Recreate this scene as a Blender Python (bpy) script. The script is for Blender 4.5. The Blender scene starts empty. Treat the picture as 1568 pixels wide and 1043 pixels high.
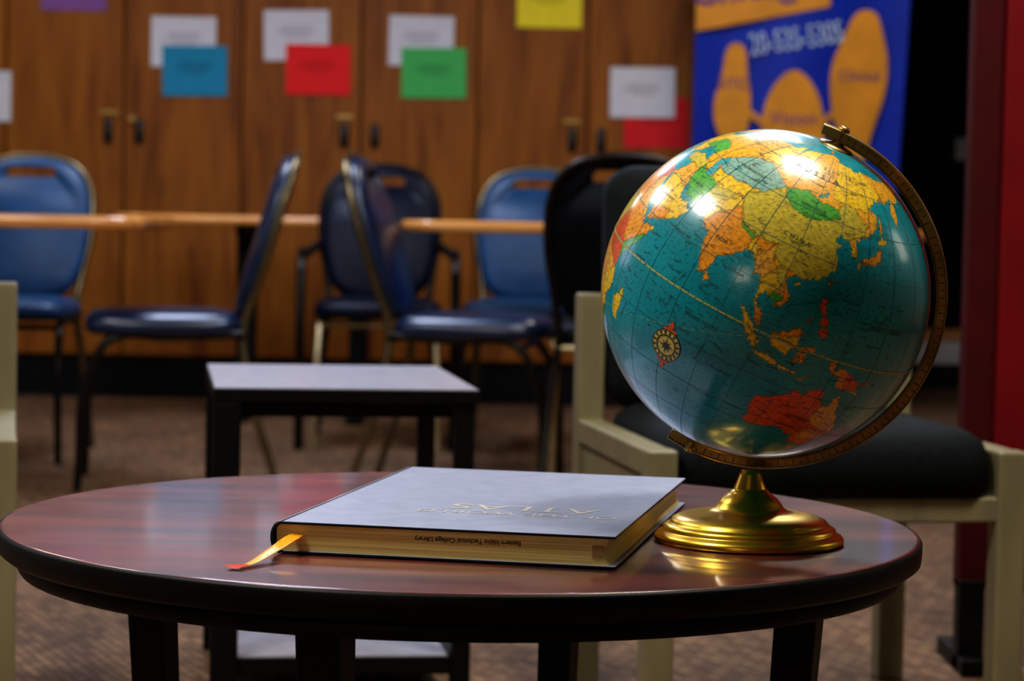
import bpy, bmesh, math, random
import numpy as np
from mathutils import Vector, Matrix
random.seed(4)
S = bpy.context.scene
COL = S.collection
pi = math.pi

# ------------------------------------------------------------------ materials
def mat(name, c1, c2=None, rough=0.5, metal=0.0, scale=8.0, stretch=(1,1,1), coat=0.0, bump=0.0,
        bscale=None, coords='Object', spec=0.5, sheen=0.0, detail=4.0, rvar=0.0, lo=0.35, hi=0.65, crough=0.1):
    m = bpy.data.materials.new(name); m.use_nodes = True
    nt = m.node_tree; N = nt.nodes; L = nt.links
    b = N['Principled BSDF']
    if c2 is None: c2 = tuple(x*0.8 for x in c1)
    tc = N.new('ShaderNodeTexCoord'); mp = N.new('ShaderNodeMapping')
    mp.inputs['Scale'].default_value = stretch
    L.new(tc.outputs[coords], mp.inputs['Vector'])
    no = N.new('ShaderNodeTexNoise'); no.inputs['Scale'].default_value = scale; no.inputs['Detail'].default_value = detail
    L.new(mp.outputs[0], no.inputs['Vector'])
    r = N.new('ShaderNodeValToRGB')
    r.color_ramp.elements[0].position = lo; r.color_ramp.elements[1].position = hi
    r.color_ramp.elements[0].color = (*c2, 1); r.color_ramp.elements[1].color = (*c1, 1)
    L.new(no.outputs['Fac'], r.inputs[0]); L.new(r.outputs[0], b.inputs['Base Color'])
    b.inputs['Roughness'].default_value = rough; b.inputs['Metallic'].default_value = metal
    b.inputs['Specular IOR Level'].default_value = spec
    b.inputs['Coat Weight'].default_value = coat; b.inputs['Coat Roughness'].default_value = crough
    b.inputs['Sheen Weight'].default_value = sheen
    if rvar:
        mr = N.new('ShaderNodeMapRange'); mr.inputs['To Min'].default_value = rough-rvar; mr.inputs['To Max'].default_value = rough+rvar
        n3 = N.new('ShaderNodeTexNoise'); n3.inputs['Scale'].default_value = 9; L.new(tc.outputs[coords], n3.inputs['Vector'])
        L.new(n3.outputs['Fac'], mr.inputs['Value']); L.new(mr.outputs[0], b.inputs['Roughness'])
    if bump:
        n2 = N.new('ShaderNodeTexNoise'); n2.inputs['Scale'].default_value = bscale or scale*4; n2.inputs['Detail'].default_value = 3
        L.new(mp.outputs[0], n2.inputs['Vector'])
        bp = N.new('ShaderNodeBump'); bp.inputs['Strength'].default_value = bump; bp.inputs['Distance'].default_value = 0.002
        L.new(n2.outputs['Fac'], bp.inputs['Height']); L.new(bp.outputs[0], b.inputs['Normal'])
    return m

def wood_mat():
    m = bpy.data.materials.new('cabinet_wood'); m.use_nodes = True
    nt=m.node_tree; N=nt.nodes; L=nt.links; b=N['Principled BSDF']
    tc=N.new('ShaderNodeTexCoord'); oi=N.new('ShaderNodeObjectInfo')
    ad=N.new('ShaderNodeVectorMath'); ad.operation='ADD'
    sc=N.new('ShaderNodeVectorMath'); sc.operation='SCALE'; sc.inputs['Scale'].default_value=37.0
    cb=N.new('ShaderNodeCombineXYZ'); L.new(oi.outputs['Random'],cb.inputs[0]); L.new(oi.outputs['Random'],cb.inputs[2])
    L.new(cb.outputs[0],sc.inputs[0]); L.new(tc.outputs['Object'],ad.inputs[0]); L.new(sc.outputs[0],ad.inputs[1])
    mp=N.new('ShaderNodeMapping'); mp.inputs['Scale'].default_value=(7,7,.9); L.new(ad.outputs[0],mp.inputs[0])
    n1=N.new('ShaderNodeTexNoise'); n1.inputs['Scale'].default_value=1.6; n1.inputs['Detail'].default_value=7; n1.inputs['Distortion'].default_value=1.0
    L.new(mp.outputs[0],n1.inputs['Vector'])
    r=N.new('ShaderNodeValToRGB'); e=r.color_ramp.elements
    e[0].position=.30; e[0].color=(.17,.046,.005,1); e[1].position=.72; e[1].color=(.38,.137,.013,1)
    k=e.new(.46); k.color=(.285,.092,.008,1)
    L.new(n1.outputs['Fac'],r.inputs[0])
    mp2=N.new('ShaderNodeMapping'); mp2.inputs['Scale'].default_value=(60,60,1.5); L.new(ad.outputs[0],mp2.inputs[0])
    n2=N.new('ShaderNodeTexNoise'); n2.inputs['Scale'].default_value=1.5; n2.inputs['Detail'].default_value=3; L.new(mp2.outputs[0],n2.inputs['Vector'])
    r2=N.new('ShaderNodeValToRGB'); r2.color_ramp.elements[0].position=.3; r2.color_ramp.elements[0].color=(.75,.70,.65,1); r2.color_ramp.elements[1].position=.6
    L.new(n2.outputs['Fac'],r2.inputs[0])
    mx=N.new('ShaderNodeMix'); mx.data_type='RGBA'; mx.blend_type='MULTIPLY'; mx.inputs[0].default_value=1
    L.new(r.outputs[0],mx.inputs[6]); L.new(r2.outputs[0],mx.inputs[7]); L.new(mx.outputs[2],b.inputs['Base Color'])
    b.inputs['Roughness'].default_value=.5; b.inputs['Specular IOR Level'].default_value=.25
    return m
M_WOOD = wood_mat()
M_SEAM = mat('dark_gap', (0.012,0.006,0.003), rough=0.9)
M_EDGE = mat('table_edge_wood', (0.80,0.36,0.09), (0.6,0.24,0.05), rough=0.22, scale=4, stretch=(1,6,6), coat=0.7)
M_MAHO = mat('mahogany_top', (0.20,0.042,0.030), (0.05,0.009,0.014), rough=0.36, scale=3.5, stretch=(1,6,6), coat=0.9, rvar=0.10, detail=8, crough=0.075, spec=.75)
M_BLACKW = mat('black_wood', (0.004,0.0035,0.004), (0.002,0.002,0.002), rough=0.5, scale=5, spec=.22)
M_SIDESHEEN = mat('side_table_sheen', (0.42,0.43,0.53), (0.34,0.35,0.45), rough=0.36, scale=30, coat=0.3)  # blue-white sheen of the side table painted in as base colour
M_COVERSHEEN = mat('book_cover_sheen', (0.31,0.35,0.50), (0.25,0.29,0.43), rough=0.38, scale=40, bump=0.12, bscale=500, coat=0.3, crough=0.28)  # pale colour carries the sheen on top; the cloth itself is dark navy
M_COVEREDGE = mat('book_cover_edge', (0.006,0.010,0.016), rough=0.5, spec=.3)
M_GOLDTXT = mat('gold_foil', (0.70,0.66,0.58), rough=0.35, metal=0.2)
M_RIB = mat('ribbon_satin', (1.0,0.46,0.01), (0.9,0.36,0.01), rough=0.35, scale=120)
M_RIBR = mat('ribbon_fray', (0.6,0.05,0.01), rough=0.6)
M_BRASS = mat('brass', (0.92,0.60,0.085), (0.72,0.44,0.05), rough=0.29, metal=1.0, scale=14)
M_HASP = mat('hasp_brass', (0.50,0.33,0.10), rough=0.4, metal=.8, scale=14)
M_BRONZE = mat('bronze_meridian', (0.40,0.26,0.085), (0.24,0.15,0.045), rough=0.36, metal=0.85, scale=25)
M_DARKMETAL = mat('dark_metal', (0.02,0.017,0.014), rough=0.4, metal=0.5)
M_INK = mat('print_ink', (0.02,0.03,0.03), rough=0.4)
M_LBL = mat('map_label_ink', (0.03,0.06,0.05), rough=0.4)
M_BEIGE = mat('beige_lacquered_wood', (0.27,0.235,0.135), (0.21,0.185,0.105), rough=0.4, scale=5, stretch=(4,4,1))
M_UPH = mat('dark_upholstery', (0.006,0.010,0.011), (0.003,0.005,0.006), rough=0.75, scale=90, bump=0.4, bscale=300, spec=.18)
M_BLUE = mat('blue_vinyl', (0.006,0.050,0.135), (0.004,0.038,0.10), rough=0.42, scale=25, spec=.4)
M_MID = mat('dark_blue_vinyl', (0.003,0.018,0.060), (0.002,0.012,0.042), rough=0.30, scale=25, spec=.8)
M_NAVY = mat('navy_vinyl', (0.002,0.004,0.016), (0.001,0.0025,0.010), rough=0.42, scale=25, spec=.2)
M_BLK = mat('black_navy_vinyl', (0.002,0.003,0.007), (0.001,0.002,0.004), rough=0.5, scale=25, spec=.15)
M_FRAME = mat('chair_frame_bronze', (0.22,0.17,0.09), (0.14,0.105,0.055), rough=0.28, metal=0.85, scale=10)
M_FRAMEL = mat('chair_frame_gold', (0.65,0.52,0.28), (0.5,0.4,0.22), rough=0.35, metal=0.7, scale=10)
M_FRAMED = mat('chair_frame_dark', (0.02,0.016,0.013), rough=0.3, metal=0.7)
M_WALL = mat('painted_wall', (0.18,0.15,0.115), (0.16,0.135,0.105), rough=0.85, scale=6)
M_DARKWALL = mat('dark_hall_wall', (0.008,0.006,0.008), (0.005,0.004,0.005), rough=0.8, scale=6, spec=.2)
M_CEIL = mat('ceiling_tile', (0.42,0.41,0.39), (0.36,0.35,0.33), rough=0.9, scale=40)
M_TRIM = mat('dark_base_trim', (0.004,0.003,0.003), rough=0.6, spec=.2)
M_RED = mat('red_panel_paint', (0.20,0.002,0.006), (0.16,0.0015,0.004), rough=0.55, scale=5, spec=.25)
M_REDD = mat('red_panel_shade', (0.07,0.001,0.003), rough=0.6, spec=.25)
M_WHITE = mat('white_plastic', (0.8,0.8,0.8), rough=0.5)

def carpet_mat():
    m = bpy.data.materials.new('woven_carpet'); m.use_nodes = True
    nt=m.node_tree; N=nt.nodes; L=nt.links; b=N['Principled BSDF']
    tc=N.new('ShaderNodeTexCoord'); mp=N.new('ShaderNodeMapping'); mp.inputs['Rotation'].default_value=(0,0,1.15)
    L.new(tc.outputs['Object'], mp.inputs['Vector'])
    no=N.new('ShaderNodeTexNoise'); no.inputs['Scale'].default_value=1.4; no.inputs['Detail'].default_value=5
    L.new(mp.outputs[0], no.inputs['Vector'])
    # broken weave: noise offsets the rows so the strips never run as long continuous lines
    br=N.new('ShaderNodeTexBrick'); br.inputs['Scale'].default_value=7; br.inputs['Brick Width'].default_value=0.32; br.inputs['Row Height'].default_value=0.14
    br.inputs['Mortar Size'].default_value=0.015; br.inputs['Bias'].default_value=.0
    br.inputs['Color1'].default_value=(0.34,0.195,0.095,1); br.inputs['Color2'].default_value=(0.15,0.078,0.036,1); br.inputs['Mortar'].default_value=(0.08,0.042,0.022,1)
    L.new(mp.outputs[0], br.inputs['Vector'])
    mx=N.new('ShaderNodeMix'); mx.data_type='RGBA'; mx.blend_type='MULTIPLY'; mx.inputs[0].default_value=0.9
    r=N.new('ShaderNodeValToRGB'); r.color_ramp.elements[0].position=0.35; r.color_ramp.elements[1].position=0.68
    r.color_ramp.elements[0].color=(0.55,0.52,0.55,1)
    L.new(no.outputs['Fac'], r.inputs[0]); L.new(br.outputs['Color'], mx.inputs[6]); L.new(r.outputs[0], mx.inputs[7])
    L.new(mx.outputs[2], b.inputs['Base Color']); b.inputs['Roughness'].default_value=0.8; b.inputs['Specular IOR Level'].default_value=.35
    bp=N.new('ShaderNodeBump'); bp.inputs['Strength'].default_value=0.3; bp.inputs['Distance'].default_value=0.003
    L.new(br.outputs['Fac'], bp.inputs['Height']); L.new(bp.outputs[0], b.inputs['Normal'])
    return m
M_CARPET = carpet_mat()

def page_mat():
    m = bpy.data.materials.new('page_block'); m.use_nodes = True
    nt=m.node_tree; N=nt.nodes; L=nt.links; b=N['Principled BSDF']
    tc=N.new('ShaderNodeTexCoord'); mp=N.new('ShaderNodeMapping'); mp.inputs['Scale'].default_value=(3,3,900)
    L.new(tc.outputs['Object'], mp.inputs['Vector'])
    no=N.new('ShaderNodeTexNoise'); no.inputs['Scale'].default_value=1; no.inputs['Detail'].default_value=2
    L.new(mp.outputs[0], no.inputs['Vector'])
    r=N.new('ShaderNodeValToRGB'); r.color_ramp.elements[0].position=0.3; r.color_ramp.elements[1].position=0.65
    r.color_ramp.elements[0].color=(0.66,0.48,0.12,1); r.color_ramp.elements[1].color=(1.0,0.84,0.36,1)
    L.new(no.outputs['Fac'], r.inputs[0]); L.new(r.outputs[0], b.inputs['Base Color']); b.inputs['Roughness'].default_value=0.6
    return m
M_PAGE = page_mat()

# ------------------------------------------------------------------ helpers
def empty(name, loc=(0,0,0), yaw=0.0):
    e = bpy.data.objects.new(name, None); e.location = loc; e.rotation_euler = (0,0,yaw); e.empty_display_size=0.1
    COL.objects.link(e); return e
def link(ob, parent=None, m=None, smooth=False):
    COL.objects.link(ob)
    if parent: ob.parent = parent
    if m: ob.data.materials.append(m)
    if smooth and ob.type=='MESH':
        for p in ob.data.polygons: p.use_smooth=True
    return ob
def meshobj(name, verts, faces, m, parent=None, smooth=False):
    me = bpy.data.meshes.new(name); me.from_pydata([tuple(v) for v in verts], [], faces); me.update()
    bm=bmesh.new(); bm.from_mesh(me); bmesh.ops.recalc_face_normals(bm, faces=bm.faces); bm.to_mesh(me); bm.free()
    return link(bpy.data.objects.new(name, me), parent, m, smooth)
def box(name, lo, hi, m, parent=None, bevel=0.0, seg=3, rot=None, smooth=False):
    c = [(a+b)/2 for a,b in zip(lo,hi)]; s=[abs(b-a)/2 for a,b in zip(lo,hi)]
    bm=bmesh.new(); bmesh.ops.create_cube(bm, size=2.0)
    bmesh.ops.scale(bm, vec=s, verts=bm.verts)
    if bevel>0: bmesh.ops.bevel(bm, geom=bm.edges[:], offset=bevel, segments=seg, profile=0.5, affect='EDGES')
    me=bpy.data.meshes.new(name); bm.to_mesh(me); bm.free()
    ob=link(bpy.data.objects.new(name, me), parent, m, smooth)
    ob.location=c
    if rot: ob.rotation_euler=rot
    return ob
def beam(name, p0, p1, w0, w1, m, parent=None, yaw=0.0):
    v=[]
    for p,w in ((p0,w0),(p1,w1)):
        for sx,sy in ((-1,-1),(1,-1),(1,1),(-1,1)):
            x,y=sx*w/2,sy*w/2
            v.append((p[0]+x*math.cos(yaw)-y*math.sin(yaw), p[1]+x*math.sin(yaw)+y*math.cos(yaw), p[2]))
    f=[(0,1,2,3),(4,5,6,7)]+[(i,(i+1)%4,4+(i+1)%4,4+i) for i in range(4)]
    ob=meshobj(name,v,f,m,parent)
    b=ob.modifiers.new('bevel','BEVEL'); b.width=0.003; b.segments=2
    return ob
def tube(name, pts, r, m, parent=None, cyclic=False, kind='BEZIER', flat=None):
    cu=bpy.data.curves.new(name,'CURVE'); cu.dimensions='3D'; cu.bevel_depth=r; cu.bevel_resolution=4; cu.use_fill_caps=True; cu.resolution_u=10
    if kind=='BEZIER':
        sp=cu.splines.new('BEZIER'); sp.bezier_points.add(len(pts)-1)
        for bp_,p in zip(sp.bezier_points,pts):
            bp_.co=p; bp_.handle_left_type='AUTO'; bp_.handle_right_type='AUTO'
    else:
        sp=cu.splines.new('POLY'); sp.points.add(len(pts)-1)
        for q,p in zip(sp.points,pts): q.co=(*p,1)
    sp.use_cyclic_u=cyclic
    return link(bpy.data.objects.new(name,cu), parent, m)
def lathe(name, prof, m, parent=None, steps=72, loc=(0,0,0)):
    v=[];f=[]
    for r,z in prof:
        for i in range(steps):
            a=2*pi*i/steps; v.append((loc[0]+r*math.cos(a),loc[1]+r*math.sin(a),loc[2]+z))
    n=len(prof)
    for j in range(n-1):
        for i in range(steps):
            k=(i+1)%steps; f.append((j*steps+i,j*steps+k,(j+1)*steps+k,(j+1)*steps+i))
    f.append(tuple(range(steps))); f.append(tuple((n-1)*steps+i for i in range(steps)))
    ob=meshobj(name,v,f,m,parent,True)
    for p in ob.data.polygons:
        if len(p.vertices)>4: p.use_smooth=False
    return ob
def rr(w,h,r,n=6):
    o=[]
    for cx,cy,a0 in ((w/2-r,h/2-r,0),(-w/2+r,h/2-r,pi/2),(-w/2+r,-h/2+r,pi),(w/2-r,-h/2+r,1.5*pi)):
        for i in range(n+1):
            a=a0+i*pi/2/n; o.append((cx+r*math.cos(a),cy+r*math.sin(a)))
    return o
def chaikin(p,k=2):
    for _ in range(k):
        q=[]
        for i in range(len(p)):
            a=p[i]; b=p[(i+1)%len(p)]
            q.append((.75*a[0]+.25*b[0],.75*a[1]+.25*b[1])); q.append((.25*a[0]+.75*b[0],.25*a[1]+.75*b[1]))
        p=q
    return p
def pillow(name, outline, rings, m, parent=None, plane='XY'):
    cx=sum(p[0] for p in outline)/len(outline); cy=sum(p[1] for p in outline)/len(outline)
    hx=max(abs(p[0]-cx) for p in outline); hy=max(abs(p[1]-cy) for p in outline)
    v=[];f=[];n=len(outline)
    for ins,h in rings:
        for x,y in outline:
            X=cx+(x-cx)*(1-ins/hx); Y=cy+(y-cy)*(1-ins/hy)
            v.append((X,Y,h) if plane=='XY' else (X,h,Y))
    for j in range(len(rings)-1):
        for i in range(n):
            k=(i+1)%n; f.append((j*n+i,j*n+k,(j+1)*n+k,(j+1)*n+i))
    f.append(tuple(range(n))); f.append(tuple((len(rings)-1)*n+i for i in range(n)))
    return meshobj(name,v,f,m,parent,True)
def text(name, body, size, loc, rot, m, parent=None, align='CENTER', extrude=0.0, offset=0.0):
    cu=bpy.data.curves.new(name,'FONT'); cu.body=body; cu.size=size; cu.align_x=align; cu.align_y='CENTER'; cu.extrude=extrude; cu.offset=offset
    cu.materials.append(m)
    ob=bpy.data.objects.new(name,cu); COL.objects.link(ob); ob.location=loc; ob.rotation_euler=rot
    if parent: ob.parent=parent
    return ob

# ------------------------------------------------------------------ room
XL,XR,YB,YC,YH,ZC = -3.2,3.2,10.0,-2.4,13.0,2.75
box('floor',(XL,YC,-0.1),(XR,YH,0),M_CARPET)
box('ceiling',(XL,YC,ZC),(XR,YH,ZC+0.1),M_CEIL)
box('wall_left',(XL-0.1,YC,0),(XL,YH,ZC),M_WALL)
box('wall_right',(XR,YC,0),(XR+0.1,YH,ZC),M_WALL)
box('wall_front',(XL,YC-0.1,0),(XR,YC,ZC),M_WALL)
def wall_back():
    x0,x1,h=1.45,2.7,2.2; v=[];f=[]
    def bx(a,b):
        o=len(v)
        for z in (a[2],b[2]):
            for x,y in ((a[0],a[1]),(b[0],a[1]),(b[0],b[1]),(a[0],b[1])): v.append((x,y,z))
        for q in ((0,1,2,3),(4,5,6,7),(0,1,5,4),(1,2,6,5),(2,3,7,6),(3,0,4,7)): f.append(tuple(o+i for i in q))
    bx((XL,YB,0),(x0,YB+0.1,ZC)); bx((x1,YB,0),(XR,YB+0.1,ZC)); bx((x0,YB,h),(x1,YB+0.1,ZC))
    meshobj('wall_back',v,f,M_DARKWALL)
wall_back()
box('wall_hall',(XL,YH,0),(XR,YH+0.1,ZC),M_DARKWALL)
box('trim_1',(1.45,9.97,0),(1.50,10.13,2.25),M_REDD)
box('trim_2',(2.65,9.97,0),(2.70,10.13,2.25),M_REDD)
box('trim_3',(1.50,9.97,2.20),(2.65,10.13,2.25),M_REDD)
box('baseboard_left',(XL,YC,0),(XL+0.015,9.58,0.1),M_TRIM)
box('baseboard_right',(XR-0.015,YC,0),(XR,YB,0.1),M_TRIM)

# cabinet wall
cab=empty('wooden_cabinet',(0,9.62,0))
box('carcass',(XL+0.01,0.0,0.17),(0.74,0.37,2.45),M_SEAM,cab)
box('toe_kick',(XL+0.01,0.0,0.0),(0.74,0.37,0.17),M_TRIM,cab)
seams=[-3.02,-2.54,-2.06,-1.583,-1.107,-.63,-.16,.285,.735]
for i in range(len(seams)-1):
    a,b=seams[i],seams[i+1]
    box('door_leaf_%d'%i,(a+0.004,-0.022,0.175),(b-0.004,0.0,2.44),M_WOOD,cab,bevel=0.002,seg=1)
for x in (-1.646,-1.519,-.694,-.570,.227,.343,-2.6,-2.48):
    ob=pillow('pull',rr(0.034,0.10,0.015),[(0.004,-0.022),(0,-0.026),(0,-0.034),(0.005,-0.038)],M_DARKMETAL,cab,'XZ'); ob.location=(x,0,1.080)
for x in (-1.64,-.69,.225,-2.59):
    box('hasp',(x-0.04,-0.030,1.144),(x+0.035,-0.022,1.160),M_HASP,cab,bevel=0.003)
box('hasp_eye',(-1.565,-0.034,1.115),(-1.535,-0.022,1.140),M_HASP,cab,bevel=0.003)

papers=[('white_paper_sign',-1.346,1.442,(.70,.70,.75),.0),('teal_paper_sign',-1.299,1.326,(.004,.27,.46),-.01),
('white_paper_sign',-.892,1.477,(.70,.70,.75),-.02),('red_paper_sign',-.802,1.341,(.85,.006,.006),.0),
('white_paper_sign',-.389,1.464,(.70,.70,.75),.01),('green_paper_sign',-.336,1.336,(.07,.50,.12),-.01),
('yellow_paper_sign',.124,1.628,(.9,.75,.02),.0),('white_paper_sign',.506,1.275,(.70,.70,.75),-.01),
('red_paper_sign',.564,1.154,(.70,.004,.010),-.01),('purple_paper_sign',-1.79,1.66,(.25,.1,.35),.0),
('white_paper_sign',-2.17,1.209,(.70,.70,.75),.0)]
pm={}
for k,(nm,x,z,c,r) in enumerate(papers):
    if c not in pm:
        pm[c]=(mat(nm+'_stock',c,tuple(q*.93 for q in c),rough=.7,scale=20),mat(nm+'_print',tuple(q*.6 for q in c),rough=.7,scale=200))
    lay = 0.0015 if k%2==0 or k>=9 else 0.005
    e=empty(nm,(x,9.597-lay,z)); e.rotation_euler=(0,r,0)
    w,h=.131,.101
    v=[];f=[];n=8
    for j in range(2):
        for i in range(n+1):
            t=i/n*2-1; v.append((w*t,-0.002*(t*t)*(1 if j else .4),(-h if j else h)))
    for i in range(n): f.append((i,i+1,n+2+i,n+1+i))
    meshobj('sheet',v,f,pm[c][0],e,True)
    for j,ww in enumerate((.45,.6,.35)):
        box('print_line_%d'%j,(-w*ww,-0.0035,0.03-0.018*j),(w*ww,-0.0028,0.034-0.018*j),pm[c][1],e)

# banner
M_BBLUE=mat('banner_blue',(0.004,0.035,0.46),(0.003,0.026,0.37),rough=.45,scale=5,spec=.3)
M_BOR=mat('banner_orange',(0.80,0.33,0.015),rough=.5)
M_BPUR=mat('banner_purple',(0.15,0.03,0.25),rough=.5)
M_BLT=mat('banner_pale',(0.55,0.7,0.9),rough=.5)
ban=empty('hanging_banner',(0.693,9.33,1.63))
U=0.00256
v=[];f=[];n=24
for i in range(n+1):
    t=i/n
    for z in (0.42,-1.25):
        right=0.855 if z>0 else 0.79
        v.append((t*right,0.012*math.sin(t*9),z))
for i in range(n): f.append((2*i,2*i+2,2*i+3,2*i+1))
cl=meshobj('cloth',v,f,M_BBLUE,ban,True)
def bshape(nm,pts,m,y=-0.016,k=2):
    p=chaikin(pts,k) if k else pts
    vv=[(a*U,y,-b*U) for a,b in p]
    ob=meshobj(nm,vv,[tuple(range(len(vv)))],m,ban)
bshape('orange_band',[(0,-150),(200,-150),(205,8),(0,50)],M_BOR,k=0)
bshape('bulb_1',[(48,66),(78,66),(80,110),(88,150),(84,200),(62,240),(34,200),(28,160),(42,115)],M_BOR)
bshape('bulb_2',[(118,130),(150,100),(178,118),(200,165),(200,260),(108,260),(102,180)],M_BOR)
bshape('bulb_3',[(243,12),(275,12),(284,40),(296,90),(292,140),(272,200),(258,260),(228,225),(208,160),(206,100),(224,60)],M_BOR)
bshape('link_1',[(78,160),(112,185),(110,195),(76,172)],M_BOR,y=-0.017,k=0)
bshape('link_2',[(190,185),(212,165),(216,172),(192,198)],M_BOR,y=-0.017,k=0)
text('headline','Chicago',0.15,(0.22,-0.019,0.05),(pi/2,-0.14,0),M_BPUR,ban,offset=.003)
nb=text('number','20-535-5305',0.090,(0.395,-0.019,-0.150),(pi/2,-0.17,0),M_BLT,ban,offset=.0005)
nb.scale=(.80,1.35,1)
text('label_1','EITC',0.06,(0.15,-0.019,-0.33),(pi/2,0,0),M_BPUR,ban)
text('label_2','Vision',0.075,(0.39,-0.019,-0.46),(pi/2,0,0),M_BPUR,ban)
text('label_3','Clinical',0.055,(0.645,-0.019,-0.29),(pi/2,0,0),M_BPUR,ban)
tube('rod',[(-0.02,0.005,0.43),(0.875,0.005,0.43)],0.012,M_DARKMETAL,ban,kind='POLY')
tube('stand_pole',[(0.42,0.04,-1.63),(0.42,0.04,0.43)],0.012,M_DARKMETAL,ban,kind='POLY')
tube('stand_foot',[(0.15,-0.0,-1.618),(0.42,0.04,-1.618),(0.69,0.0,-1.618)],0.012,M_DARKMETAL,ban,kind='POLY')

# hall things
e=empty('storage_box',(2.02,11.3,0))
box('dolly',(-.17,-.15,0),(.17,.15,.11),M_BLACKW,e,bevel=.004)
box('carton',(-.17,-.15,.11),(.17,.15,.24),M_WHITE,e,bevel=.004)
box('lid',(-.18,-.16,.22),(.18,.16,.27),mat('orange_lid',(.8,.35,.1),rough=.5),e,bevel=.006)
e=empty('light_switch',(2.44,12.99,1.18))
box('plate',(-.04,-.01,-.06),(.04,0,.06),M_WHITE,e,bevel=.003); box('toggle',(-.01,-.02,-.02),(.01,-.01,.02),M_WHITE,e,bevel=.002)

# red display partition
e=empty('red_partition',(0.776,4.02,0))
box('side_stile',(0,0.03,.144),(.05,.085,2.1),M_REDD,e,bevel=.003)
box('panel',(.05,0.0,.144),(1.25,.085,2.1),M_RED,e,bevel=.004)
box('inner_panel',(.12,-.006,.25),(1.18,0,2.0),M_RED,e,bevel=.002)
for x in (0.0,1.2):
    box('leg',(x,.02,0),(x+.045,.07,.16),M_BLACKW,e,bevel=.003)
    box('foot',(x,-.02,0),(x+.045,.22,.03),M_BLACKW,e,bevel=.004)

# ------------------------------------------------------------------ back tables
def long_table(x0,x1,y0,y1,top,legs,yaw=0):
    cx,cy=(x0+x1)/2,(y0+y1)/2
    e=empty('meeting_table',(cx,cy,0),yaw); w,d=x1-x0,y1-y0
    pillow('top',rr(w,d,.10,8),[(.006,top-.034),(0,top-.028),(0,top-.006),(.006,top)],M_EDGE,e)
    for s in legs:
        x=s*w/2
        box('pedestal',(x-.035,-.04,.03),(x+.035,.04,top-.034),M_BLACKW,e,bevel=.006)
        box('foot',(x-.03,-d*.42,0),(x+.03,d*.42,.035),M_BLACKW,e,bevel=.01)
        box('support',(x-.02,-d*.35,top-.07),(x+.02,d*.35,top-.034),M_BLACKW,e)
long_table(-2.8,-0.99,6.30,6.98,.745,(-.8,.25))
long_table(-1.45,-0.35,8.50,9.10,.75,(-.16,.6))
long_table(-0.34,1.25,7.02,7.60,.75,(-.0,.8))

# ------------------------------------------------------------------ stack chairs
def stack_chair(x,y,yaw,mv,frame=M_FRAME,arms=False,legs=None,sc=1.0):
    e=empty('stacking_chair',(x,y,0),yaw)   # local front = -Y
    legs=legs or frame
    so=chaikin([(-.215,-.19),(-.15,-.235),(.15,-.235),(.215,-.19),(.205,.12),(.17,.205),(-.17,.205),(-.205,.12)],2)
    pillow('seat',so,[(.02,.425),(.004,.43),(0,.445),(.002,.465),(.02,.482),(.07,.492)],mv,e)
    tilt=.30
    def by(z): return .19+(z-.45)*tilt
    def P(xx,z,o=0): return (xx,by(z)+o,z)
    o=.012
    outer=[(-.150,.50),(-.182,.57),(-.197,.66),(-.200,.75),(-.188,.83),(-.150,.89),(-.09,.920),(0,.93),(.09,.920),(.150,.89),(.188,.83),(.200,.75),(.197,.66),(.182,.57),(.150,.50)]
    rp=[(-.205,.30,0.0),(-.185,.215,.30),P(-.168,.45,o)]+[P(a,b,o) for a,b in outer[1:-1]]+[P(.168,.45,o),(.185,.215,.30),(.205,.30,0.0)]
    tube('back_frame',rp,.0115,frame,e)
    for s in (-1,1):
        tube('side_frame',[(s*.20,-.245,0),(s*.19,-.20,.36),(s*.185,-.15,.415),(s*.185,.0,.42),(s*.178,.20,.43)],.0115,legs,e)
        if arms:
            tube('armrest',[(s*.25,-.20,0),(s*.25,-.19,.50),(s*.25,-.12,.62),(s*.245,.10,.63),(s*.205,by(.66),.66)],.016,M_FRAMED,e)
    tube('cross_bar_front',[(-.188,-.17,.405),(.188,-.17,.405)],.009,legs,e,kind='POLY')
    tube('cross_bar_back',[(-.18,.2,.415),(.18,.2,.415)],.009,legs,e,kind='POLY')
    oc=chaikin([(p[0]*1.0,p[1]) for p in outer]+[(.08,.475),(-.08,.475)],2)
    pad=pillow('back_pad',oc,[(.014,.012),(.002,.006),(0,-.010),(.006,-.020),(.03,-.030)],mv,e,'XZ')
    cut=pillow('slot_cutter',rr(.165,.030,.0145,6),[(0,-.08),(0,.08)],mv,e,'XZ')
    for vt in cut.data.vertices: vt.co.z+=.888+.0-(vt.co.x**2)*2.2
    bm=bmesh.new(); bm.from_mesh(pad.data); bmesh.ops.triangulate(bm,faces=[f for f in bm.faces if len(f.verts)>4]); bm.to_mesh(pad.data); bm.free()
    md=pad.modifiers.new('slot','BOOLEAN'); md.object=cut; md.operation='DIFFERENCE'; md.solver='EXACT'
    bpy.context.view_layer.update()
    nm=bpy.data.meshes.new_from_object(pad.evaluated_get(bpy.context.evaluated_depsgraph_get()))
    pad.modifiers.clear(); pad.data=nm; bpy.data.objects.remove(cut)
    for vt in pad.data.vertices: vt.co.y += by(vt.co.z)
    return e
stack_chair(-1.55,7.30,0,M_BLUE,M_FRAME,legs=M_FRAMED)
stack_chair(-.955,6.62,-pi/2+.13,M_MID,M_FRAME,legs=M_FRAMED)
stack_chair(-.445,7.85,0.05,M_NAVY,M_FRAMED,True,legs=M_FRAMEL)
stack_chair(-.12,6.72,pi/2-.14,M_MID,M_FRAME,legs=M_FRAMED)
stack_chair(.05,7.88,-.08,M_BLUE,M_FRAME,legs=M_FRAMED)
stack_chair(.305,6.56,pi-.06,M_BLK,M_FRAMED,legs=M_FRAMEL)

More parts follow.
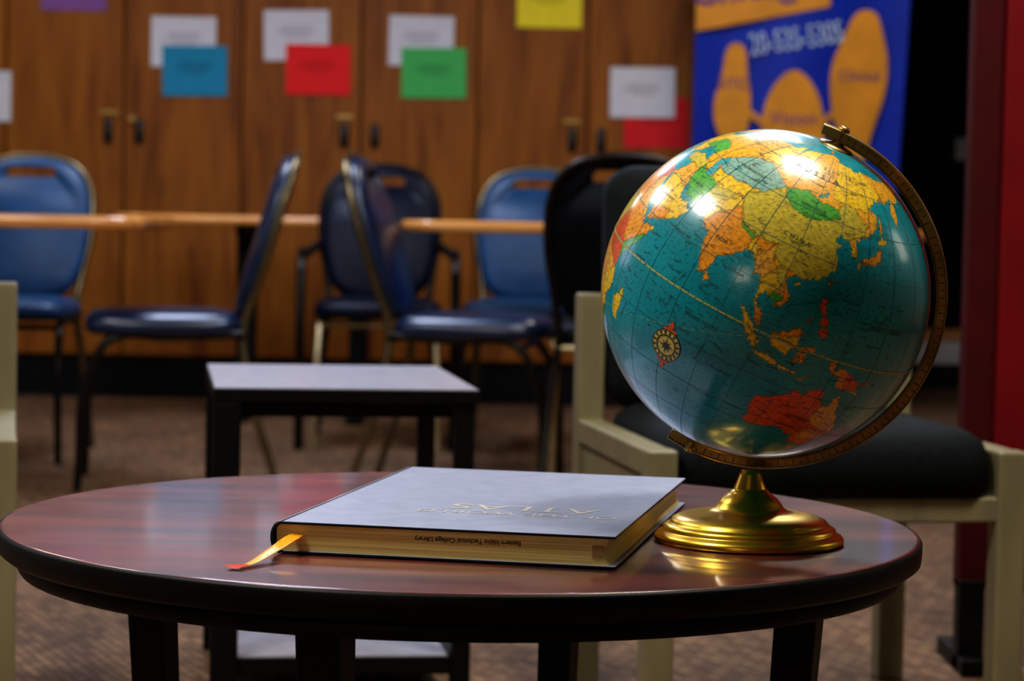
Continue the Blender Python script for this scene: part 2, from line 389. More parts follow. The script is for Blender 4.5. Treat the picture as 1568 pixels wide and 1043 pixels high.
# ------------------------------------------------------------------ beige side chairs
def beige_chair(x,y,yaw):
    e=empty('upholstered_side_chair',(x,y,0),yaw)
    W,D,p=.525,.525,.0225
    for nm,px,py,h in (('front_leg_left',0,0,.44),('front_leg_right',W,0,.44),('back_leg_left',0,D,.645),('back_leg_right',W,D,.645)):
        box(nm,(px-p,py-p,0),(px+p,py+p,h),M_BEIGE,e,bevel=.005)
    for px in (0,W):
        box('side_rail_top',(px-p+.001,p*.5,.40),(px+p-.001,D-p*.5,.439),M_BEIGE,e,bevel=.005)
        box('side_panel',(px-p*.5,p*.5,.335),(px+p*.5,D-p*.5,.405),M_BEIGE,e,bevel=.004)
    box('front_rail',(p*.5,-p*.7,.335),(W-p*.5,p*.7,.372),M_BEIGE,e,bevel=.004)
    box('back_rail',(p*.5,D-p*.7,.335),(W-p*.5,D+p*.7,.372),M_BEIGE,e,bevel=.004)
    box('back_cross',(p*.5,D-p*.7,.58),(W-p*.5,D+p*.7,.62),M_BEIGE,e,bevel=.004)
    s=pillow('seat_cushion',rr(W-.05,D+.01,.05,6),[(.02,.365),(.0,.378),(0,.43),(.008,.452),(.03,.468),(.09,.478)],M_UPH,e); s.location=(W/2,D/2-.02,0)
    b=pillow('back_cushion',rr(W-.045,.40,.05,6),[(.02,.03),(.0,.02),(0,-.02),(.008,-.035),(.04,-.045)],M_UPH,e,'XZ')
    b.location=(W/2,D+.005,.655); b.rotation_euler=(-.09,0,0)
beige_chair(.215,3.38,math.radians(9.5))
beige_chair(-1.235,3.24,math.radians(12))

# ------------------------------------------------------------------ small side table
e=empty('side_table',(-.4525,3.59,0),math.radians(8.5))
W,D=.41,.57
box('top',(0,0,.478),(W,D,.4985),M_BLACKW,e,bevel=.002)
box('top_surface',(.003,.003,.4985),(W-.003,D-.003,.500),M_SIDESHEEN,e)  # thin pale sheet, sheen put into its colour
box('apron_front',(.04,.022,.455),(W-.04,.035,.478),M_BLACKW,e); box('apron_back',(.04,D-.035,.455),(W-.04,D-.022,.478),M_BLACKW,e)
box('apron_left',(.022,.04,.455),(.035,D-.04,.478),M_BLACKW,e); box('apron_right',(W-.035,.04,.455),(W-.022,D-.04,.478),M_BLACKW,e)
for i,(a,b) in enumerate(((.022,.022),(W-.022,.022),(.022,D-.022),(W-.022,D-.022))):
    h_=.021 if a<.1 else .015
    box('leg_%d'%(i+1),(a-h_,b-h_,0),(a+h_,b+h_,.478),M_BLACKW,e,bevel=.003)
box('shelf',(.015,.012,.055),(W-.015,D-.012,.083),M_BLACKW,e,bevel=.002)
box('shelf_surface',(.042,.014,.083),(W-.042,D-.014,.085),M_SIDESHEEN,e)  # shelf gets the same painted sheen

# ------------------------------------------------------------------ round table
T=.462; TX,TY,TR=-.047,2.37,.457
e=empty('round_coffee_table',(TX,TY,0))
lathe('top',[(TR-.03,T-.026),(TR-.006,T-.026),(TR-.001,T-.022),(TR,T-.012),(TR,T-.004),(TR-.0015,T-.0015),(TR-.004,T-.0008)],M_BLACKW,e,160)
lathe('top_surface',[(TR-.0025,T-.0012),(TR-.0035,T-.0004),(TR-.006,T)],M_MAHO,e,160)
lathe('apron',[(TR-.045,T-.044),(TR-.022,T-.044),(TR-.020,T-.041),(TR-.020,T-.026)],M_BLACKW,e,128)
ang=math.atan2(-.11,.33)
for i in range(4):
    a=ang+i*pi/2
    beam('leg_%d'%(i+1),(.322*math.cos(a),.322*math.sin(a),0),(.348*math.cos(a),.348*math.sin(a),T-.04),.032,.042,M_BLACKW,e,yaw=a)
    beam('corner_block_%d'%(i+1),(.325*math.cos(a),.325*math.sin(a),T-.06),(.325*math.cos(a),.325*math.sin(a),T-.04),.06,.06,M_BLACKW,e,yaw=a)

# ------------------------------------------------------------------ atlas book
B=empty('atlas_book',(-.213,2.12,T+.0006),math.radians(-11.3))
bw,bl,bh,ct=.313,.49,.0290,.0026
def cover(nm,z0,z1,top):
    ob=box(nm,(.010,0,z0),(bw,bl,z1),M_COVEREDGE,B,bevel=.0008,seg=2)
    ob.data.materials.append(M_COVERSHEEN)
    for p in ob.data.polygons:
        if p.normal.z>.9: p.material_index=1  # upward faces take the painted sheen
cover('cover_back',0.0003,ct,False); cover('cover_front',bh-ct,bh,True)
n=14
v=[];f=[]
for j,yy in enumerate((0,bl)):
    for i in range(n+1):
        a=-pi/2+pi*i/n
        v.append((.008-.009*math.cos(a),yy,bh/2+(bh/2)*math.sin(a)))
    for i in range(n+1):
        a=pi/2-pi*i/n
        v.append((.0095-.0075*math.cos(a),yy,bh/2+(bh/2-.0025)*math.sin(a)))
q=2*(n+1)
for i in range(q): f.append((i,(i+1)%q,q+(i+1)%q,q+i))
f.append(tuple(range(q))); f.append(tuple(range(q,2*q)))
sp=meshobj('spine',v,f,M_COVEREDGE,B,True); sp.data.materials.append(M_COVERSHEEN)
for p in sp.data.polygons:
    if p.normal.z>.55: p.material_index=1  # upper part of the spine takes the painted sheen too
box('joint_groove_front',(.0085,0.001,bh-ct+.0001),(.0145,bl-.001,bh-.0008),M_COVEREDGE,B)
v=[];f=[];n=10
sec=[(.004,ct)]+[(bw-.006-.004*math.sin(pi*i/n),ct+(bh-2*ct)*i/n) for i in range(n+1)]+[(.004,bh-ct)]
for yy in (.0035,bl-.0035):
    for a,b in sec: v.append((a,yy,b))
q=len(sec)
for i in range(q): f.append((i,(i+1)%q,q+(i+1)%q,q+i))
f.append(tuple(range(q))); f.append(tuple(range(q,2*q)))
meshobj('page_block',v,f,M_PAGE,B)
text('library_stamp','Eastern Idaho Technical College Library',.0060,(.180,.0031,.0185),(pi/2,pi,0),M_INK,B,offset=.00012)
box('edge_label',(.292,.0028,.009),(.303,.0034,.020),mat('edge_stamp',(.45,.28,.10),rough=.6),B)
text('cover_title_1','ATLAS',.050,(.20,.165,bh+.0003),(0,0,pi),M_GOLDTXT,B)
text('cover_title_2','OF THE WORLD',.026,(.20,.122,bh+.0003),(0,0,pi),M_GOLDTXT,B)
path=[(.026,.012,.0170),(.024,-.001,.0165),(.021,-.012,.0145),(.017,-.030,.0100),(.012,-.055,.0055),(.009,-.080,.0020),(.005,-.098,.0009)]
v=[];f=[]
for i,p in enumerate(path):
    w=.0060; tw=.6*math.sin(i*.9)
    v.append((p[0]-w,p[1]-w*.15,p[2]+w*tw*.3+.0008)); v.append((p[0]+w,p[1]+w*.15,p[2]-w*tw*.3+.0012))
for i in range(len(path)-1): f.append((2*i,2*i+1,2*i+3,2*i+2))
rb=meshobj('ribbon',v,f,M_RIB,B,True)
sm=rb.modifiers.new('s','SUBSURF'); sm.levels=2; sm.render_levels=2
so=rb.modifiers.new('t','SOLIDIFY'); so.thickness=.0005
v=[(-.004,-.096,.001),(.010,-.094,.0035),(.006,-.102,.001),(.013,-.107,.004),(.002,-.108,.001),(-.008,-.112,.003),(-.003,-.104,.0012),(-.012,-.100,.003)]
fr=meshobj('ribbon_end',v,[(0,1,2,3,4,5,6,7)],M_RIBR,B)

# ------------------------------------------------------------------ globe
GC=Vector((.240,2.26,.7007)); GR=.1560
P=Vector((.3836,-.222,.896)).normalized()
F=Vector((-.190,-.969,-.159)); F=(F-F.dot(P)*P).normalized(); E=P.cross(F)
LON0=101
G=empty('desk_globe',(0.2307,2.26,T))
off=GC-Vector((0.2307,2.26,T))
def sph(lat,lon,r=GR):
    a=math.radians(lat); b=math.radians(lon-LON0)
    return off+r*(math.cos(a)*(math.cos(b)*F+math.sin(b)*E)+math.sin(a)*P)

EUR=[(-9,37),(-9,43),(-2,43.5),(-1,46),(-4.5,48.5),(0,49.5),(3,51.2),(7,53.5),(8.5,57),(10.5,57.5),(10,54.5),(14,54),(19,54.5),(21,57),(24,57.5),(23.5,59.2),(29,60),(25,60.3),(22,60.5),(21.5,63),(25,65.5),(22,65.7),(18,62.5),(17,60.5),(18.5,59.5),(16.5,57),(14,55.5),(12.5,56),(11,59),(8,58),(5.5,59.5),(5,62),(10,64),(14,67.5),(19,70),(26,71),(31,70),(41,67.5),(40,66),(34,66.7),(35,64.3),(38,64),(40,65),(43,66.5),(44,68.5),(48,67.7),(54,68.5),(60,69),(65,69),(67,70),(68,72.5),(72,72.8),(73,69),(74,68),(75,71.5),(80,73),(86,74),(95,76),(104,77.7),(113,75.5),(113,73.7),(120,73),(127,73),(131,71),(140,72.5),(150,71.5),(160,70),(170,69.5),(178,69.5),(187,67),(190,66),(186,64.5),(180,64.5),(178,62.5),(171,60),(164,60),(162.5,57),(160,53),(157,51),(155.5,55),(157,58),(163,61.5),(160,61),(154,59.3),(148,59.3),(142,59),(136,54.8),(141,53),(140.5,50),(138,46.5),(133,43),(130.5,42.3),(128,40),(129.5,37),(129,35.2),(126.5,34.5),(126.5,37),(125,38.5),(124.5,40),(121.5,39),(121.5,40.8),(118.5,39.2),(119,37.3),(122.5,37.2),(120,35.5),(119.5,34.7),(121.5,32),(121.8,30),(121.5,28),(119,25.5),(116.5,23),(113,22),(110,21),(108,21.6),(106,20),(105.8,18.8),(109,14.5),(109,11.7),(106.5,10),(105,8.7),(105,10.3),(102.5,12),(100.8,13.4),(99.8,11.5),(99.5,9.3),(101,7),(103,5.5),(103.5,2.5),(104,1.4),(101.5,3),(100.3,6),(98.3,8.3),(98.7,12),(97.7,15),(97,17),(94.5,16),(94,18.5),(92,21.5),(91,22.5),(88,21.7),(86.5,20),(82.5,16.7),(80.3,15.3),(80,12),(79.8,10.3),(77.5,8.1),(76,10.5),(74.5,14),(73,17.5),(72.8,21),(71,20.9),(69,22.3),(67,24.8),(62,25.2),(57.5,25.7),(56.5,27),(52,27.5),(50,30.2),(48,30),(50,26.8),(51.5,25),(54,24.2),(56.3,26),(57,24),(59.8,22.5),(57.8,19),(55.3,17.5),(52,15.5),(45,12.8),(43.3,13),(42.7,16.5),(39,21.5),(37,25),(34.8,29),(32.5,30),(34.5,31.7),(36,35),(36,36.8),(31,36.5),(27.5,37),(26.5,39.5),(29,41),(35,42),(41,41.3),(38,44.5),(37.5,46.7),(35,45),(33,46),(30.5,46),(28,43.5),(28.5,41.3),(26,40.7),(23.5,40.5),(23,37),(21.5,37),(19.5,40.5),(19,42.5),(14,45),(12.5,45.3),(14,42.5),(18,40.3),(16.5,39),(15.7,38.2),(14,41),(10.5,43.2),(8.7,44.3),(4,43.5),(3,42),(0,39.5),(-2,36.8),(-5.5,36.1)]
AFR=[(-6,35.8),(10,37.3),(11,34),(15.5,32.3),(20,32.7),(25,31.6),(32.3,31.2),(34,27.5),(37,21),(39,16),(43,12),(44,10.5),(51,11.9),(48,5),(43,-.5),(39.5,-5),(40.5,-12),(40,-16),(35,-20),(35.3,-24),(32.8,-26.5),(31,-30),(27,-33.5),(20,-34.8),(18,-32.5),(15,-27),(12,-17),(13.5,-10),(9,-1),(9.5,4),(4,6.3),(-4,5),(-8,4.3),(-13,8.5),(-17.3,14.5),(-16.5,21),(-13,27.5),(-9.5,31)]
AUS=[(114,-22),(113.5,-26),(115.5,-31),(115,-34.2),(118,-35),(123.5,-34),(129,-31.7),(132,-32),(135.5,-34.8),(138,-33),(138.2,-35.5),(140.5,-38),(144,-38.5),(147,-38.8),(150,-37.3),(151.5,-33),(153.5,-29),(153,-25.5),(150.5,-23),(148,-20),(146,-18.7),(145.5,-15),(143.5,-14),(142.5,-10.8),(141.5,-13),(141,-17),(139,-17.5),(135.5,-15),(136.8,-12.2),(132.5,-11.3),(130.5,-12.5),(129,-15),(126,-14),(123.5,-17),(122,-18),(119,-20)]
YE=(.95,.62,.03); OR=(.95,.38,.02); GRN=(.10,.46,.06); OL=(.66,.53,.06); RD=(.84,.12,.015); GY=(.28,.50,.42); PK=(.92,.47,.06); RU=(.95,.47,.03)
LAND=[(EUR,RU),(AFR,YE),(AUS,RD),
([(49.3,-12),(50.3,-15.5),(47.5,-24.8),(45,-25.4),(43.5,-22),(44.4,-16.3),(47,-15.3)],YE),
([(80,9.7),(81.8,7.5),(80.8,6),(79.8,7.5)],YE),
([(95.4,5.6),(98,4.3),(101,2.2),(103.8,-1),(106,-3.2),(105.7,-5.8),(102.3,-4),(100,-.8),(98,2)],YE),
([(105.3,-6.4),(108.5,-6.4),(111,-6.3),(114.4,-7.6),(114.3,-8.7),(110,-8.3),(106.5,-7.6)],YE),
([(109,1.8),(111.3,2.6),(113.5,3.6),(116.7,7),(119,5),(117.6,2),(118.8,.9),(116.5,-1.8),(116,-4),(113,-3.3),(110.2,-2.9),(109,0)],YE),
([(119.8,.5),(121,1.3),(124.8,1.8),(124.4,.2),(120.7,.1),(120.7,-1),(123.3,-.7),(121.7,-2),(123,-4.5),(121.5,-4.7),(120.9,-2.8),(120.5,-5.5),(119.3,-5.3),(118.9,-3)],OR),
([(115.2,-8.1),(119,-8.1),(122.8,-8),(122.5,-9),(117,-9.2),(115,-8.8)],YE),([(123.6,-10.3),(127,-8.2),(127.2,-8.9),(124.3,-10.5)],OR),
([(127.4,1.9),(128.7,.6),(127.7,-.8)],OR),
([(131,-.6),(134,-.6),(135,-3.3),(138,-1.7),(141,-2.6),(145,-4.3),(147.8,-6),(147,-7),(150.7,-10.5),(147,-9.7),(143.5,-8.8),(141,-9.2),(138,-8.3),(138,-5.5),(133,-4)],OR),
([(148.5,-5.6),(151.5,-4.0),(152.4,-4.8),(150,-6.4)],RD),
([(120.5,18.6),(122.4,18.4),(121.9,15.5),(124.1,13),(123.5,12.6),(120.4,13.8),(119.9,16)],RD),([(121.8,11.8),(125,12.5),(125.3,10.3),(123,9.1)],RD),
([(122,7.4),(124,8.6),(125.7,9.7),(126.6,7),(125.4,5.6),(124,6.4)],RD),([(117.1,8.3),(119.4,11.4),(119.5,10.3)],RD),
([(121.6,25.3),(121,21.9),(120,23.2)],OR),([(108.6,19.5),(110.9,20.1),(109.6,18.1)],OL),
([(131,34.4),(133,35.6),(136.5,37),(138.5,37.6),(139.8,40),(140.8,41.5),(142.1,39.5),(141,36),(139,34.7),(136,33.5),(134,34.4)],OR),([(129.9,33.9),(131.9,33.5),(131.2,31),(130,32)],OR),([(132.3,33.7),(134.5,34.2),(134,33.3),(132.8,32.9)],OR),
([(140,42),(141.8,45.5),(145.4,43.5),(143,41.9)],OR),([(141.9,54),(143.4,52),(143.2,49.2),(143.4,46.8),(141.9,46),(141.9,50)],OR),
([(52,71.3),(56,74.5),(67,77),(60,74.5),(57,71)],OR),([(95,79.5),(100,81),(104,79)],OR),
([(144.7,-40.7),(148.3,-41),(147,-43.6),(145.5,-42.8)],RD),
([(172.8,-34.5),(175.5,-37),(178.4,-37.8),(176,-41),(174,-39.3),(174.8,-37)],OR),([(172.7,-40.6),(174,-41.8),(171,-45.5),(168.5,-46.6),(166.5,-45.8)],OR),
([(-5,50),(1,51.2),(0,54),(-2,57.5),(-5,58.5),(-5.5,56),(-3,54),(-4.5,52)],OR),
([(-168,66),(-156,71),(-128,70),(-110,68),(-95,72),(-82,68),(-94,59),(-82,55),(-79,52),(-78,62),(-65,59),(-56,52),(-66,45),(-70,42),(-75,38),(-81,31),(-80,25.5),(-83,29),(-90,29.5),(-97,27),(-97,21),(-91,19),(-87,21),(-88,16),(-83,14),(-83,9),(-78,9),(-80,7.5),(-86,11),(-94,16),(-105,20),(-112,29),(-110,23),(-117,33),(-124,40),(-124,48),(-135,58),(-150,60),(-160,56),(-158,59),(-165,61)],YE),
([(-78,9),(-72,12),(-62,10.5),(-51,4.5),(-50,0),(-35,-6),(-39,-15),(-41,-22),(-48,-26),(-54,-34),(-58,-36),(-62,-39),(-66,-45),(-69,-52),(-72,-54),(-75,-48),(-73,-38),(-70,-20),(-76,-14),(-81,-5),(-77,2)],GRN),
([(-55,82),(-25,83),(-20,72),(-43,60),(-52,66),(-60,76)],PK)]
CTRY=[([(-12,34),(28,34),(28,60),(30,72),(-12,72)],YE),([(4,57),(12,57),(30,69),(30,72),(4,72)],PK),([(22,45),(40,45),(40,50),(32,52),(24,51.5)],GRN),([(-6,42),(8,43),(7,50),(-6,50)],GRN),
([(26,36),(44.5,37),(44,41),(36,42.5),(26,42)],OL),([(35,29),(46,29),(48,31),(45,37),(36,37)],PK),([(34,29),(39,31),(46,29),(50,28.5),(60,26),(60,12),(40,12)],YE),([(42,19),(52,19),(53,12),(42,12)],OR),
([(44,39.7),(48,38.8),(49,37.5),(54,37.3),(61,36.5),(61,31),(63,27),(61.5,25),(56,25.5),(50,29.5),(48,30.5),(45.5,34)],GRN),
([(48,46),(55,51),(61,54),(70,55.3),(77,53.5),(83,51),(87,49),(82,45),(80,42.5),(71,42.3),(66,41.5),(56,41.5),(53,41.8),(50,44)],GY),
([(53,41.8),(56,41.5),(66,41.5),(71,42.3),(80,42.3),(74,37.5),(68,37),(62,35.5),(55,37.5),(53,38)],YE),
([(61,35.5),(68,37),(74,37),(70,33.5),(66,29.7),(61,29.7)],OL),([(61.5,24),(63,27),(61,29.7),(66,29.7),(70,33.5),(74,37),(77,35.5),(74.5,31),(70.5,28),(68,23.5)],YE),
([(68,23.5),(70.5,28),(74.5,31),(77,35.5),(79.5,31),(81,30),(88,27),(92,27.7),(97,28.5),(94.5,24.5),(92,24),(91,22),(88,20),(88,5),(70,5)],OR),
([(88,26),(92,25),(92.5,21),(89,21)],YE),([(81,30),(88,27.8),(88,26.3),(81,28.5)],GRN),
([(92,21),(94.5,24.5),(97.5,28.5),(99,22),(101,21),(98,17),(99,10),(92,14)],PK),([(98,17),(101,20),(105,16),(102.5,13),(102,6),(98,6),(98.7,12)],YE),
([(101,21),(104,22.5),(108,21.5),(106,16),(104,17)],OL),([(103,14),(107.5,14),(106,10.5),(102.5,11)],GRN),([(104,23),(108.5,22),(110,12),(105,8),(107,13),(106,17)],OR),([(99.5,7),(103,7),(105,1),(101,2)],OR),
([(74,39.5),(80,42.5),(82.5,45.5),(87,49),(91,45),(96,42.7),(105,41.6),(111,43.5),(119,47),(116,49.8),(120,53.3),(126,53),(131,47.8),(134.5,48.3),(131,43),(128,41.8),(124,39.8),(122.8,36),(124,30),(118,21),(108,17.5),(108,21.5),(102,22.5),(98,24.5),(97.5,28.3),(92,27.8),(88,27.8),(81,30.2),(78.5,33)],OL),
([(87.8,49),(98,52),(107,49.8),(116,49.8),(119,47),(111,43.5),(105,41.6),(96,42.7),(91,45)],GRN),
([(124,38),(131,38),(131,34),(125,34)],YE),([(108.5,1),(115,2),(118.5,4.5),(120,7.5),(109,7.5)],OR),([(141,0),(152,0),(152,-12),(141,-12)],RD),
([(138,-26),(155,-29),(155,-9),(138,-9)],PK),([(141,-34),(155,-34),(155,-29),(141,-29)],OR),([(60,56),(90,56),(90,78),(62,74)],YE),([(112,53),(135,53),(150,62),(140,74),(112,74)],YE),([(140,42),(150,42),(150,46),(140,46)],YE)]
LAKES=[[(47,45),(51,47),(53,45),(51,43),(53.5,40),(53.5,37),(50,37.3),(49,40.5)],[(104,51.5),(109.8,55.8),(109,53.5),(105.5,51.5)],[(58.5,46.5),(61.5,46.3),(60,44)],[(74,46.5),(79,46.8),(77,45.8)],[(32,.5),(34.2,.5),(33,-2.5)]]
NLON,NLAT=1100,550
lon=np.linspace(-180,180,NLON,endpoint=False); lat=np.linspace(-89.7,89.7,NLAT)
LO,LA=np.meshgrid(lon,lat)
def wob(a,b,s):
    return .38*np.sin(a*1.9+b*.7+s)+.27*np.sin(b*3.3-a*1.1+2*s)+.2*np.sin(a*5.7+b*4.1+s)+.14*np.sin(b*8.3-a*6.7)
QLO=LO+wob(LO,LA,.3)*.8; QLA=LA+wob(LA,LO,1.7)*.7
def inside(poly):
    pts=np.array(poly,float); out=np.zeros(LO.shape,bool)
    for sh in (0,-360):
        px=pts[:,0]+sh; py=pts[:,1]
        m=(QLO>px.min()-1)&(QLO<px.max()+1)&(QLA>py.min())&(QLA<py.max())
        if not m.any(): continue
        x=QLO[m]; y=QLA[m]; c=np.zeros(x.shape,bool); j=len(px)-1
        for i in range(len(px)):
            if py[i]!=py[j]:
                c^=((py[i]>y)!=(py[j]>y))&(x<(px[j]-px[i])*(y-py[i])/(py[j]-py[i])+px[i])
            j=i
        out[m]|=c
    return out
colr=np.zeros(LO.shape+(3,)); ids=np.zeros(LO.shape,int)
shade=.5+.5*np.sin(LO*.11+np.sin(LA*.13)*2)*np.cos(LA*.17)
colr[:]=np.array((.0,.29,.36)); colr+= shade[...,None]*np.array((.0,.06,.07))
k=1; land=np.zeros(LO.shape,bool)
for poly,c in LAND:
    m=inside(poly); colr[m]=c; ids[m]=k; land|=m; k+=1
rs=np.random.RandomState(5); pal=np.array([YE,OR,PK,GRN,OL,RD])
for name,(a0,a1,b0,b1),n in (('af',(-18,50,-35,36),34),('am',(-165,-35,-55,70),40)):
    sx=rs.uniform(a0,a1,n); sy=rs.uniform(b0,b1,n)
    m=land&(QLO>a0)&(QLO<a1)&(QLA>b0)&(QLA<b1)&((ids==2)|(name=='am'))
    d=(QLO[m][:,None]-sx)**2+(QLA[m][:,None]-sy)**2; w=d.argmin(1)
    colr[m]=pal[w%6]; ids[m]=100+w+(0 if name=='af' else 50)
for poly,c in CTRY:
    m=inside(poly)&land; colr[m]=c; ids[m]=k; k+=1
for poly in LAKES:
    m=inside(poly)&land; colr[m]=(.01,.3,.4); ids[m]=0
m=QLA<-69; colr[m]=(.7,.7,.6); ids[m]=k
soft=land.astype(float)
for _ in range(7):
    soft=(soft+np.roll(soft,1,0)+np.roll(soft,-1,0)+np.roll(soft,1,1)+np.roll(soft,-1,1))/5
sea=ids==0
colr[sea]+= (soft[sea]*1.0)[:,None]*np.array((.06,.14,.10))
rel=1+.16*np.sin(LO*1.3+3*np.sin(LA*.5))*np.sin(LA*1.7+2*np.sin(LO*.4))
lm=ids!=0
colr[lm]*=rel[lm][:,None]
edge=(ids!=np.roll(ids,1,0))|(ids!=np.roll(ids,1,1))
colr[edge]*=.45
me=bpy.data.meshes.new('sphere_map')
la=np.radians(LA); lo_=np.radians(LO-LON0)
Fv,Ev,Pv=np.array(F),np.array(E),np.array(P)
co=(np.cos(la)*np.cos(lo_))[...,None]*Fv+(np.cos(la)*np.sin(lo_))[...,None]*Ev+np.sin(la)[...,None]*Pv
co=co*GR+np.array(off)
me.vertices.add(NLON*NLAT); me.vertices.foreach_set('co',co.reshape(-1).astype(np.float32))
idx=np.arange(NLON*NLAT).reshape(NLAT,NLON)
a=idx[:-1]; b=np.roll(idx,-1,1)[:-1]; c=np.roll(idx,-1,1)[1:]; d=idx[1:]
q=np.stack([a,b,c,d],-1).reshape(-1,4); nf=len(q)
me.loops.add(nf*4); me.loops.foreach_set('vertex_index',q.reshape(-1).astype(np.int32))
me.polygons.add(nf); me.polygons.foreach_set('loop_start',(np.arange(nf)*4).astype(np.int32))
me.update(calc_edges=True); me.validate()
me.polygons.foreach_set('use_smooth',np.ones(len(me.polygons),bool))
at=me.color_attributes.new('map','FLOAT_COLOR','POINT')
rgba=np.ones((NLON*NLAT,4),np.float32); rgba[:,:3]=colr.reshape(-1,3); at.data.foreach_set('color',rgba.reshape(-1))
gm=bpy.data.materials.new('globe_map_print'); gm.use_nodes=True
nt=gm.node_tree;N=nt.nodes;L=nt.links;bs=N['Principled BSDF']
av=N.new('ShaderNodeAttribute'); av.attribute_name='map'
tc=N.new('ShaderNodeTexCoord'); no=N.new('ShaderNodeTexNoise'); no.inputs['Scale'].default_value=330; no.inputs['Detail'].default_value=2
mp=N.new('ShaderNodeMapping'); mp.inputs['Scale'].default_value=(.7,1,1.6); mp.inputs['Rotation'].default_value=(0,.4,0)
L.new(tc.outputs['Object'],mp.inputs[0]); L.new(mp.outputs[0],no.inputs['Vector'])
r=N.new('ShaderNodeValToRGB'); r.color_ramp.elements[0].position=.35; r.color_ramp.elements[1].position=.44; r.color_ramp.elements[0].color=(.4,.4,.4,1)
L.new(no.outputs['Fac'],r.inputs[0])
mx=N.new('ShaderNodeMix'); mx.data_type='RGBA'; mx.blend_type='MULTIPLY'; mx.inputs[0].default_value=.7
L.new(av.outputs['Color'],mx.inputs[6]); L.new(r.outputs[0],mx.inputs[7]); L.new(mx.outputs[2],bs.inputs['Base Color'])
bs.inputs['Roughness'].default_value=.35; bs.inputs['Coat Weight'].default_value=1.0; bs.inputs['Coat Roughness'].default_value=.15; bs.inputs['Specular IOR Level'].default_value=.35
gb=bpy.data.objects.new('sphere',me); link(gb,G,gm)

def strip(nm,fn,n,w,m,r=GR+.00025,closed=False):
    v=[];f=[]
    for i in range(n+1):
        la0,lo0,dla,dlo=fn(i/n)
        v.append(sph(la0+dla*w,lo0+dlo*w,r)); v.append(sph(la0-dla*w,lo0-dlo*w,r))
    for i in range(n): f.append((2*i,2*i+1,2*i+3,2*i+2))
    return v,f
def merge(nm,parts,m):
    V=[];Fc=[]
    for v,f in parts:
        o=len(V); V+=v; Fc+=[tuple(o+i for i in q) for q in f]
    return meshobj(nm,V,Fc,m,G,True)
M_GRID=mat('graticule_ink',(.01,.18,.22),rough=.35); M_EQ=mat('equator_line',(.50,.52,.18),rough=.35)
parts=[]
for L0 in range(0,360,15): parts.append(strip('',lambda t,L0=L0:(-75+150*t,L0,0,1/max(.3,math.cos(math.radians(-75+150*t)))),60,.08,None))
for l0 in (-60,-45,-30,-15,15,30,45,60): parts.append(strip('',lambda t,l0=l0:(l0,360*t,1,0),120,.08,None))
merge('graticule',parts,M_GRID)
parts=[]
for i in range(120): parts.append(strip('',lambda t,i=i:(0,3*i+2.7*t,1,0),2,.34,None,r=GR+.0004))
for i in range(120): parts.append(strip('',lambda t,i=i:(23.4*math.sin(math.radians(3*i+1.4*t-110)),3*i+1.4*t,1,0),2,.10,None,r=GR+.0004))
merge('equator_and_ecliptic',parts,M_EQ)
M_ROSEY=mat('rose_yellow',(.80,.66,.16),rough=.35); M_ROSEK=mat('rose_dark',(.03,.05,.03),rough=.35); M_ROSER=mat('rose_red',(.75,.12,.03),rough=.35)
cl0,cn0=-20.6,77.0
def rp(r,a,h): return sph(cl0+r*math.cos(a),cn0+r*math.sin(a)/math.cos(math.radians(cl0)),GR+h)
def ring(r0,r1,h,n=60,a0=0,a1=2*pi):
    v=[];f=[]
    for i in range(n+1):
        a=a0+(a1-a0)*i/n; v+= [rp(r0,a,h),rp(r1,a,h)]
    for i in range(n): f.append((2*i,2*i+1,2*i+3,2*i+2))
    return v,f
merge('rose_outer',[ring(4.0,5.7,.0004)],M_ROSEY)
merge('rose_disc',[ring(.01,4.0,.0004)],M_ROSEY)
merge('rose_ticks',[ring(4.2,5.3,.0007,3,a,a+.14) for a in [2*pi*i/16 for i in range(16)]]+[ring(5.5,5.8,.0007),ring(3.5,4.0,.0007)],M_ROSEK)
st=[]
for i in range(8):
    a=2*pi*i/8; R_=3.5 if i%2==0 else 2.6
    st.append(([rp(R_,a,.0008),rp(.9,a+.4,.0008),rp(.01,a,.0008),rp(.9,a-.4,.0008)],[(0,1,2,3)]))
merge('rose_star',st,M_ROSEK)
merge('rose_points',[([rp(9.5,a,.0006),rp(8,a+.14,.0006),rp(5.8,a+.04,.0006),rp(5.8,a-.04,.0006),rp(8,a-.14,.0006)],[(0,1,2,3,4)]) for a in (0,pi)]+[ring(5.8,6.8,.0006,8,a,a+.8) for a in (pi-.4,-.4)],M_ROSER)
